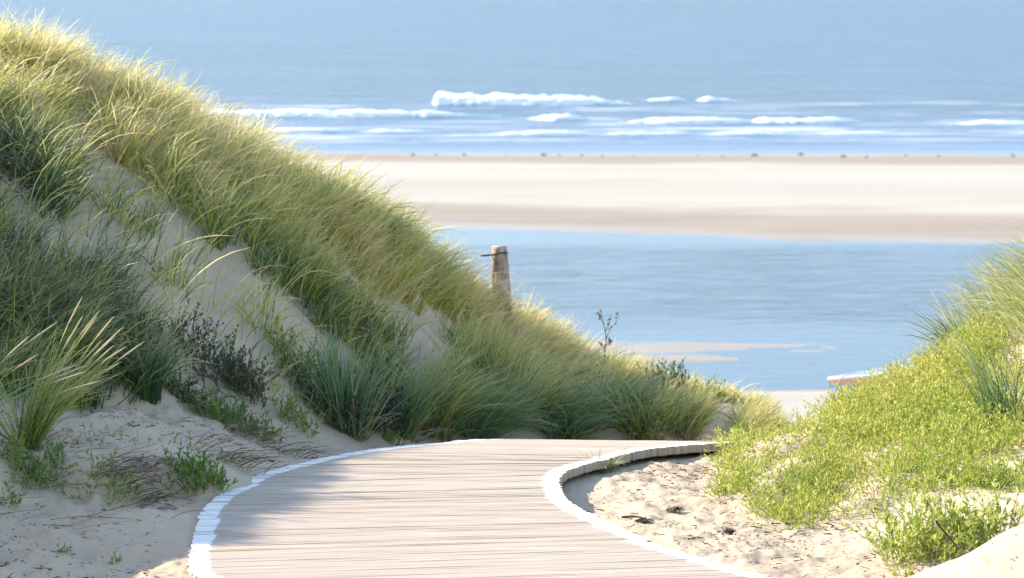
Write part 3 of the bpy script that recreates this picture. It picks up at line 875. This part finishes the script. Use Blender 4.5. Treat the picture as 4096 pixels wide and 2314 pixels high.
def herb(name, u, v, label, cat, stems, hgt, spread, per_stem, leaf, wleaf, mat, seed, flowers=0, tint=(.5, .25), group=None, az=None, a0=(.5, .35), elong=(1., 1.), stemmat=None, loc=None, a1=(.35, .5)):
    r = np.random.default_rng(2000 + seed)
    p = hit(u, v) if loc is None else np.array([loc[0], loc[1], float(terrain(np.array([loc[0]]), np.array([loc[1]]))[0])])
    e = empty(name, p, label, cat, group)
    rad = spread * np.sqrt(r.random(stems)); th = r.uniform(0, 2 * math.pi, stems)
    rx, ry = rad * np.cos(th) * elong[0], rad * np.sin(th) * elong[1]
    rz = terrain(p[0] + rx, p[1] + ry) - p[2]
    azs = None if az is None else az + r.normal(0, .7, stems)
    S, Lv, tips = herb_arrays(np.stack([rx, ry, rz - .01], -1), r, hgt * r.uniform(.45, 1.1, stems), per_stem, leaf, wleaf, azs, tint=tint, a0=a0, a1=a1)
    a = Acc(); a.add(*S); a.build('stems', stemmat or M['stem'], e)
    a = Acc(); a.add(*Lv); a.build('foliage', mat, e)
    if flowers:
        for tp in tips[r.choice(len(tips), flowers, replace=False)]:
            petals([tp], r).build('flower', M['petal'], e)
    return e

# mat of sea rocket over the right mound ---------------------------------------
r = np.random.default_rng(77)
n = 88000
x = r.uniform(.6, 5.0, n); y = r.uniform(14.2, 20.2, n); z = terrain(x, y); u, v = project(x, y, z)
low = np.interp(u, [700, 715, 735, 765, 790, 830, 870, 905, 940, 1000, 1100], [448, 482, 498, 522, 527, 519, 517, 508, 496, 488, 480])
noise_e = fbm(x * 4, y * 4, 64, 3) * 26
dens = sstep(8, -14, v - low + noise_e) * sstep(716, 735, u + noise_e * .25)
# bare backs of sand that show through the mat
for pts, wd in (([(748, 452), (765, 442), (800, 428), (822, 424)], 10), ([(766, 482), (783, 466), (800, 452)], 15), ([(853, 462), (880, 456), (905, 452)], 7),
                ([(905, 480), (960, 470), (1024, 462)], 6), ([(840, 505), (862, 490), (880, 482)], 9)):
    dens = dens * (1 - .93 * sstep(wd * 1.5, wd * .5, polydist(u, v, pts)))
dens = dens * (.45 + .55 * sstep(-.35, .15, fbm(x * 3.3, y * 2.6, 65, 3)))
dens = dens * sstep(1090, 985, u + (420 - v) * .35) * sstep(20, 19.2, y) 
k = r.random(n) < dens * (.60 + .38 * sstep(-.2, .3, fbm(x * 2.1, y * 1.7, 67, 3)))
x, y, z, u, v = x[k], y[k], z[k], u[k], v[k]; n = len(x)
print('rocket stems', n)
S, Lv, tips = herb_arrays(np.stack([x, y, z - .01], -1), r, r.uniform(.06, .18, n), 12, .021, .0050, tint=(.56, .22), a0=(.75, .45), a1=(.35, .55))
pt = np.repeat(np.repeat(.30 * fbm(x * 2.3, y * 1.8, 68, 3), 12), 8)
Lv[2][:, 0] = np.clip(Lv[2][:, 0] + pt, 0, 1)
a = Acc(); a.add(*Lv); b_ = Acc(); b_.add(*S)
rm = a.build('sea_rocket', M['rocket'], origin=(2, 17, 0))
tag(rm, 'bright yellow green sea rocket carpeting the right sand mound', 'ground cover', kind='stuff')
mesh_obj('stems', np.concatenate(b_.v) - np.array([2, 17, 0]), np.concatenate(b_.f), M['stem'], rm, attrs={'d': np.concatenate(b_.d)})
sel = r.choice(n, 34, replace=False)
for tp in tips[sel]:
    pa = petals([tp + np.array([0, 0, .02])], r, .011)
    sub_origin(pa, 'flower', M['petal'], rm, (2, 17, 0))

# long bare stalks arching out of the mat
def arch(name, pts, label, cat, rad=.004, mat='stem', tint=.7, group=None, side=()):
    pts = np.array(pts, float); c = pts[0].copy()
    P = catmull(pts - c, 22)
    V, Fc = tube_mesh(P, np.linspace(rad, rad * .55, len(P)), 6)
    o = mesh_obj(name, V, Fc, M[mat], attrs={'d': np.tile([[tint, .5, .3]], (len(V), 1))})
    o.location = c
    return tag(o, label, cat, group)
def pix(u, v, y):
    rr = ray(u, v); t = y / rr[1]; return np.array([rr[0] * t, y, CAMZ + rr[2] * t])
b0 = hit(830, 412); yy = b0[1]
arch('bare_stalk', [b0, pix(834, 395, yy), pix(842, 378, yy), pix(850, 374, yy - .02), pix(864, 374, yy - .05)], 'bare pale stalk arching up out of the green mat before the small boat', 'stalk')
b0 = hit(737, 432)
arch('bare_stalk', [b0, pix(733, 428, b0[1]), pix(728, 424, b0[1] - .05)], 'short pale twig poking left out of the sea rocket over the deck', 'stalk', .003)

G1 = 'sea rocket plants on the shaded left sand'
herb('sea_rocket_plant', 958, 552, 'large loose sea rocket plant with lilac flowers in the near right corner', 'plant', 230, .34, .22, 12, .034, .0085, M['rocket'], 1, 18, (.42, .25), elong=(1.25, .7), a0=(.55, .4), loc=(1.84, 14.2))
herb('sea_rocket_plant', 908, 575, 'tiny sea rocket sprig on bare sand left of the near corner plant', 'plant', 9, .09, .04, 7, .03, .007, M['rocket'], 2, 0, (.5, .25), a0=(.9, .4))
herb('sea_rocket_plant', 728, 495, 'low sea rocket sprig reaching onto the trodden sand inside the bend', 'plant', 34, .13, .10, 9, .026, .006, M['rocket'], 3, 0, (.5, .25))
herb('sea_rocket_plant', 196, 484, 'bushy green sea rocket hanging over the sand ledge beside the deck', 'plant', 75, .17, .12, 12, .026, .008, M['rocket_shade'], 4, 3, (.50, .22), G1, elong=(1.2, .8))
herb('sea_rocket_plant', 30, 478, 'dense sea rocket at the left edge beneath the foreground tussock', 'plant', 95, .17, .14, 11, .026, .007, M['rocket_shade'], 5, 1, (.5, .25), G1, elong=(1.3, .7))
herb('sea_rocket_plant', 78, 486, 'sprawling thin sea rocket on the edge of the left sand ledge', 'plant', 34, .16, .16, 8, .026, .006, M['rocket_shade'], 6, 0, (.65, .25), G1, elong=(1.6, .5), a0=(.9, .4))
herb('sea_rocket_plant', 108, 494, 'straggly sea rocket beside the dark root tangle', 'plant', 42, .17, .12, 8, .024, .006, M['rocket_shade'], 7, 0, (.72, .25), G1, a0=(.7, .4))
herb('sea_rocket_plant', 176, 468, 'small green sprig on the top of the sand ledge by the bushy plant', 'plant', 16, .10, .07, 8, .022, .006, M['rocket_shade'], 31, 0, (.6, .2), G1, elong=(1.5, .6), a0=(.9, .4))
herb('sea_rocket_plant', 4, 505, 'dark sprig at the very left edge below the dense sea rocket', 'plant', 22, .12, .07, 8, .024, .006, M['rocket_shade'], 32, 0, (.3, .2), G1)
herb('sea_rocket_plant', 60, 553, 'tiny green seedling on the trodden sand in the lower left', 'plant', 7, .05, .03, 6, .018, .005, M['rocket_shade'], 33, 0, (.6, .2), G1)
herb('sea_rocket_plant', 118, 562, 'tiny green seedling near the lower left corner of the deck', 'plant', 8, .05, .03, 6, .018, .005, M['rocket_shade'], 34, 0, (.7, .2), G1)
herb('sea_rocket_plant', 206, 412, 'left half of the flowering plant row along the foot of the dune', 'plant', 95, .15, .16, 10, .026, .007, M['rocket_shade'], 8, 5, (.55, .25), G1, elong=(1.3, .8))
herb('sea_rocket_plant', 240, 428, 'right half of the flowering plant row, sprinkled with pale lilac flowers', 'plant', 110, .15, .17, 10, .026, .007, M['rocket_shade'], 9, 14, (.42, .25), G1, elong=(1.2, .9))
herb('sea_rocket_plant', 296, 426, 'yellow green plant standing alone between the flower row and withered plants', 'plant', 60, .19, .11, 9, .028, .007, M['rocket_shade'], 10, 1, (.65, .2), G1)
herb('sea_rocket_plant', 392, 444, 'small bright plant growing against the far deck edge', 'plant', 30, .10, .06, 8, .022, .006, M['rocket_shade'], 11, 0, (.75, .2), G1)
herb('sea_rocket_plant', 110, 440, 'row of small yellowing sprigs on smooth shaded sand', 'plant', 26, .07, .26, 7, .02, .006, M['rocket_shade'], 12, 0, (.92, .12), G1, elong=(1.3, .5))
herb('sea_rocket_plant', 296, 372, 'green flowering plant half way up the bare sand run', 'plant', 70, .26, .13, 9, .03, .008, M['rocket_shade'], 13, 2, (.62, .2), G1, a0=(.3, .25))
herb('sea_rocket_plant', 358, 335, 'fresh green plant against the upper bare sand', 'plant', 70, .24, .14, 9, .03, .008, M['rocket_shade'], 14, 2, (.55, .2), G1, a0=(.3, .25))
G2 = 'withered dark plants on the left dune'
herb('withered_plant', 205, 372, 'biggest dark withered plant sprawling down beside the bare sand', 'withered plant', 150, .27, .20, 18, .017, .009, M['withered'], 20, 0, (.4, .25), G2, elong=(1.1, 1.0), stemmat=M['withered'])
herb('withered_plant', 243, 393, 'dark withered plant at the lower end of the biggest one', 'withered plant', 110, .22, .14, 18, .016, .009, M['withered'], 21, 0, (.5, .25), G2, stemmat=M['withered'])
herb('withered_plant', 318, 410, 'grey withered plant left of the upright dark tussock', 'withered plant', 90, .18, .16, 11, .024, .012, M['withered'], 22, 0, (.62, .25), G2, elong=(1.4, .7), stemmat=M['withered'])
herb('withered_plant', 374, 428, 'black brown withered plant right of the upright dark tussock', 'withered plant', 150, .30, .14, 13, .030, .014, M['withered'], 23, 0, (.35, .25), G2, stemmat=M['withered'], a0=(.4, .3))
herb('withered_plant', 346, 428, 'brown withered plant hidden inside the upright dark tussock', 'withered plant', 110, .28, .13, 11, .026, .013, M['withered'], 24, 0, (.4, .25), G2, stemmat=M['withered'], a0=(.3, .3))
herb('withered_plant', 338, 318, 'dark withered plant below the upper grass beside the short bare run', 'withered plant', 90, .24, .15, 11, .03, .014, M['withered'], 25, 0, (.5, .25), G2, stemmat=M['withered'])
herb('withered_plant', 120, 352, 'dark withered plant under the long grass at the left', 'withered plant', 120, .26, .24, 18, .017, .009, M['withered'], 26, 0, (.35, .25), G2, elong=(1.5, .8), stemmat=M['withered'])
herb('withered_plant', 15, 180, 'dark withered plant high on the dune at the left edge', 'withered plant', 90, .30, .2, 11, .03, .014, M['withered'], 27, 0, (.4, .25), G2, stemmat=M['withered'])
herb('withered_plant', 184, 402, 'small dark withered plant on the sand above the flower row', 'withered plant', 40, .14, .08, 10, .024, .011, M['withered'], 28, 0, (.4, .25), G2, elong=(1.5, .6), stemmat=M['withered'])

herb('withered_plant', 585, 408, 'dark leafy plant in the grass left of the dried stalk', 'withered plant', 120, .26, .18, 16, .018, .009, M['withered'], 41, 0, (.6, .2), G2, stemmat=M['withered'])
herb('withered_plant', 668, 402, 'round dark green plant on the low end of the dune above the far deck edge', 'withered plant', 150, .30, .15, 18, .018, .009, M['withered'], 42, 0, (.72, .15), G2, stemmat=M['withered'], a0=(.35, .3))
herb('sea_rocket_plant', 706, 404, 'pale green plant on the smooth blue shaded sand at the end of the dune', 'plant', 90, .18, .14, 10, .024, .007, M['rocket_shade'], 43, 0, (.7, .2), G1)
herb('withered_plant', 532, 420, 'dark low plant between the stiff yellow stems behind the deck', 'withered plant', 100, .24, .15, 16, .018, .009, M['withered'], 44, 0, (.55, .2), G2, stemmat=M['withered'])
# the dried stalk standing above the grass -----------------------------------------
p = hit(606, 372)
e = empty('dried_stalk', p, 'dark dried stalk with forked top standing above the grass against the lagoon', 'dried stalk')
yb = p[1]
def loc(u, v, dy=0): return pix(u, v, yb + dy) - p
a = Acc(); b_ = Acc()
r = np.random.default_rng(5)
lines = [([np.array([0, 0, -.03]), loc(605, 355), loc(606, 340), loc(604, 325), loc(600, 309)], .0045),
         ([loc(606, 340), loc(610, 330, .03), loc(616, 322, .05), loc(618, 312, .06)], .0028),
         ([loc(605, 332), loc(609, 324, -.02), loc(610, 318, -.03)], .004),
         ([loc(604, 325), loc(600, 318, .02), loc(597, 312, .03)], .003), ([loc(605, 352), loc(602, 346), loc(600, 343)], .003), ([loc(606, 346), loc(609, 342), loc(611, 340)], .003)]
for pts, rad in lines:
    P = catmull(np.array(pts), 14); V, Fc = tube_mesh(P, np.linspace(rad, rad * .5, 14), 6); a.add(V, Fc, np.tile([[.1, .5, .2]], (len(V), 1)))
    for q in range(5, 14):
        if r.random() < .75:
            c = P[q] + r.normal(0, .010, 3); s = r.uniform(.005, .010)
            V, Fc = tube_mesh(np.array([c + [0, 0, -s], c + [0, 0, -s * .5], c, c + [0, 0, s * .6], c + [0, 0, s]]), np.array([.2, .8, 1, .7, .1]) * s * .8, 6)
            mesh_obj('seed_pod', V, Fc, M['dry'], e, True, {'d': np.tile([[r.uniform(0, .5), .5, .5]], (len(V), 1))})
a.build('stem', M['dry'], e)

# fence post ----------------------------------------------------------------------
yp = 24.0
top = pix(499, 246.5, yp); bot = pix(503.5, 322, yp)
rp = 8.8 * yp / F
e = empty('fence_post', bot, 'weathered round wooden post leaning in the dune grass with a dark wire', 'post')
n = 34; ax = np.linspace(bot - bot - (top - bot) * .25, top - bot, n)
ns = 28; th = np.linspace(0, 2 * math.pi, ns, endpoint=False)
rr = rp * (1 + .16 * np.interp(np.linspace(0, 1, n), [0, .6, .93, .95, 1], [.5, .2, -.4, -.9, -.7])[:, None] + .13 * fbm(np.cos(th)[None] * 1.5 + 4, np.sin(th)[None] * 1.5 + np.linspace(0, 7, n)[:, None], 8, 3))
V = np.stack([ax[:, 0:1] + rr * np.cos(th), ax[:, 1:2] + rr * np.sin(th), np.repeat(ax[:, 2:3], ns, 1)], -1).reshape(-1, 3)
i = np.arange(n - 1)[:, None] * ns + np.arange(ns)[None]; j = np.arange(n - 1)[:, None] * ns + (np.arange(ns)[None] + 1) % ns
fq = np.stack([i, j, j + ns, i + ns], -1).reshape(-1, 4)
V = np.concatenate([V, (ax[-1] + [0, 0, .004])[None]])
tri = np.stack([(n - 1) * ns + np.arange(ns), (n - 1) * ns + (np.arange(ns) + 1) % ns, np.full(ns, n * ns)], -1)
mesh_obj('shaft', V, [fq, tri], M['post'], e, smooth=True)
wz = pix(499, 253.5, yp) - bot
ring = np.array([[wz[0] + (rp * .99) * math.cos(q), wz[1] + (rp * .99) * math.sin(q), wz[2] + .01 * math.sin(q + 2.4)] for q in np.linspace(.2, .2 + 2 * math.pi, 30)])
V1, F1 = tube_mesh(ring, np.full(30, .006), 6)
end = np.array([wz + [-rp * .9, -.02, -.008], wz + [-rp * 1.5, -.03, -.012], wz + [-rp * 2.1, -.03, -.012]])
V2, F2 = tube_mesh(end, np.full(3, .007), 6)
mesh_obj('wire', np.concatenate([V1, V2]), np.concatenate([F1, F2 + len(V1)]), M['wire'], e)

# small boat drawn up at the edge of the lagoon -------------------------------------
def boat():
    p = pix(829, 391, 90.2); p[2] = SEA
    e = empty('rowing_boat', p, 'small white boat with an orange band half hidden behind the green mat', 'boat')
    L, n = 3.6, 26
    t = np.linspace(0, 1, n)
    beam = .70 * np.sin(np.clip(t * 1.15, 0, 1) * math.pi / 2) ** .8 * (1 - .18 * sstep(.6, 1, t)) + .01
    sheer = .36 + .10 * t
    keel = .16 * (1 - t) ** 3
    ys = [(-1, 1.0), (-.99, .86), (-.95, .46), (-.84, .24), (-.45, .05), (0, 0), (.45, .05), (.84, .24), (.95, .46), (.99, .86), (1, 1.0)]
    P = np.array([[[tt * L, bb * yy * 1.0, kk + (ss - kk) * zz] for yy, zz in ys] for tt, bb, ss, kk in zip(t, beam, sheer, keel)])
    m = len(ys)
    def part(name, c0, c1, mat, off):
        Q = P[:, c0:c1 + 1].copy(); k = Q.shape[1]
        if off: Q[:, :, 1] *= 1 + off
        return mesh_obj(name, Q.reshape(-1, 3), quads(n, k), mat, e, smooth=True)
    part('hull', 0, m - 1, M['blue'], 0)
    part('orange_band', 1, 2, M['orange'], .02); part('orange_band', m - 3, m - 2, M['orange'], .02)
    rail = []
    for s in (0, m - 1):
        V, Fc = tube_mesh(P[:, s], np.full(n, .045), 8)
        mesh_obj('gunwale', V, Fc, M['hull'], e, smooth=True)
    D = np.array([[[tt * L, bb * .96 * yy, ss - .03 + .02 * (1 - yy * yy)] for yy in np.linspace(-1, 1, 7)] for tt, bb, ss in zip(t, beam, sheer)])
    mesh_obj('foredeck', D[:12].reshape(-1, 3), quads(12, 7), M['hull'], e, smooth=True)
    tr = P[-1]; mesh_obj('transom', tr, np.arange(m)[None], M['hull'], e)
    e.rotation_euler = (R(-4), R(-4), R(10))
boat()

# roots, stalks and scraps lying on the sand -----------------------------------------
def tangle(u, v, label, n, ln, spread, seed, az, a=(1.1, 1.75), tint=(.0, .7), mat='dry', w=(.002, .005)):
    r = np.random.default_rng(3000 + seed)
    p = hit(u, v)
    x = r.normal(0, spread, n); y = r.normal(0, spread * .5, n)
    z = terrain(p[0] + x, p[1] + y) - p[2]
    V, Fc, D = blades(np.stack([x, y, z + .004], -1), ln * r.uniform(.4, 1.1, n), az + r.normal(0, .5, n), r.uniform(a[0] - .3, a[0] + .3, n), r.uniform(a[1] - .25, a[1] + .15, n),
                      r.uniform(*w, n), r.uniform(*tint, n), r.random(n), seg=6, seedrng=r, taper=.3)
    grp = 'dead roots along the left sand ledge' if u < 400 else 'dead wisps on the trodden sand'
    acc = Acc(); acc.add(V, Fc, D)
    o = acc.build('root_tangle', M[mat]); o.location = p
    return tag(o, label, 'dead roots', grp)
tangle(128, 486, 'dark fan of dead roots hanging from the middle of the sand ledge', 120, .22, .07, 1, -.6, tint=(0, .5))
tangle(146, 470, 'brown root hairs over the hollow in the sand ledge', 90, .14, .06, 2, -1.3, tint=(0, .35))
tangle(222, 462, 'long dead roots trailing towards the deck above the bushy plant', 90, .26, .10, 3, -.35, tint=(.1, .7))
tangle(262, 447, 'dead roots along the far left deck edge', 70, .22, .12, 4, -.2, tint=(.1, .7))
tangle(60, 525, 'thin dead stalks spread over the sand in the lower left', 26, .34, .22, 5, -.5, a=(1.45, 1.6), tint=(0, .6), w=(.002, .004))
tangle(85, 455, 'dead stalks on the sand right of the foreground tussock', 30, .30, .16, 6, -.25, a=(1.45, 1.6), tint=(.1, .8), w=(.002, .004))

tangle(672, 512, 'dark wisp of dead plant in the middle of the trodden sand', 60, .045, .018, 11, .3, a=(.9, 1.5), tint=(0, .3), mat='litter')
tangle(728, 534, 'dark wisp of dead plant at the near end of the trodden sand', 55, .04, .016, 12, .3, a=(.8, 1.4), tint=(0, .3), mat='litter')
tangle(640, 522, 'brown wisp of dead plant close to the inner deck edge', 60, .05, .022, 13, .3, a=(1.1, 1.6), tint=(.1, .6), mat='litter')
p = hit(168, 508)
vv, ff = lump_mesh(.055, .03, .018, 700); o = mesh_obj('seaweed_scrap', vv, ff, M['weed'], smooth=True); o.location = p
tag(o, 'flat dark seaweed scrap on the sunlit sand strip left of the deck', 'seaweed')
arch('dark_twig', [pix(936, 521, 13.8), pix(941, 528, 13.81), pix(948, 536, 13.83), pix(957, 547, 13.85)], 'short dark twig stuck in the near right corner plant', 'twig', .006, 'litter', .05)
b0 = hit(628, 520)
arch('dark_twig', [b0 + [-.03, .0, .012], b0 + [.03, -.01, .016], b0 + [.07, -.02, .012]], 'dark stick lying against the inner deck edge', 'twig', .006, 'litter', .05)

def litter():
    r = np.random.default_rng(41)
    n = 34000
    x = r.uniform(-2.6, 2.9, n); y = r.uniform(12.3, 18.2, n)
    keep = near_deck(x, y) > .97
    z = terrain(x, y); u, v = project(x, y, z)
    pat = sstep(-.25, .35, fbm(x * 1.7, y * 1.4, 66, 3))
    inside = (u > 555) & (u < 900)
    dens = np.where(inside, .30 + .5 * pat, .15 + .6 * pat)
    dens = np.where(u > 900, .16, dens)
    k = keep & (r.random(n) < dens) & (u > -20) & (u < 1044)
    x, y, z = x[k], y[k], z[k]; n = len(x)
    ln = .006 + .05 * r.random(n) ** 4
    V, Fc, D = blades(np.stack([x, y, z + .003], -1), ln, r.normal(0, .9, n) + np.where(r.random(n) < .5, math.pi, 0), r.uniform(1.2, 1.55, n), r.uniform(1.4, 1.7, n),
                      r.uniform(.0025, .0065, n), r.random(n) ** 1.5, r.random(n), seg=3, seedrng=r, taper=.4)
    a = Acc(); a.add(V, Fc, D)
    tag(a.build('plant_litter', M['litter'], origin=(0, 15, 0)), 'dark crumbs of dead plants strewn over the sand', 'litter', kind='stuff')
litter()

# ------------------------------------------------------------------ light and camera
SUN_AZ, SUN_EL = R(-70), R(28)
w = bpy.data.worlds.new('World'); scene.world = w; w.use_nodes = True
nt = w.node_tree; bg = nt.nodes['Background']
sky = nt.nodes.new('ShaderNodeTexSky'); sky.sky_type = 'NISHITA'; sky.sun_disc = False
sky.sun_elevation = SUN_EL; sky.sun_rotation = SUN_AZ; sky.air_density = 1.0; sky.dust_density = .6; sky.ozone_density = 1.4
nt.links.new(sky.outputs[0], bg.inputs[0]); bg.inputs[1].default_value = .15
ld = bpy.data.lights.new('sun', 'SUN'); ld.energy = 3.8; ld.angle = R(.5); ld.color = (1.0, .93, .83)
lo = bpy.data.objects.new('sun', ld); link(lo)
sv = Vector((math.sin(SUN_AZ) * math.cos(SUN_EL), math.cos(SUN_AZ) * math.cos(SUN_EL), math.sin(SUN_EL)))
lo.rotation_euler = sv.to_track_quat('Z', 'Y').to_euler(); lo.location = (-10, 10, 20)

cd = bpy.data.cameras.new('camera'); cd.sensor_width = 36; cd.lens = F / 1024 * 36
cd.clip_start = .1; cd.clip_end = 20000
cd.dof.use_dof = True; cd.dof.focus_distance = 16.3; cd.dof.aperture_fstop = 6.3
co = bpy.data.objects.new('camera', cd); link(co); co.location = (0, 0, CAMZ)
co.rotation_euler = (math.pi / 2 - PITCH, 0, 0)
scene.camera = co
scene.render.engine = 'CYCLES'
scene.cycles.use_denoising = True
vs = scene.view_settings; vs.view_transform = 'Standard'; vs.look = 'None'; vs.exposure = 1.68; vs.gamma = 1
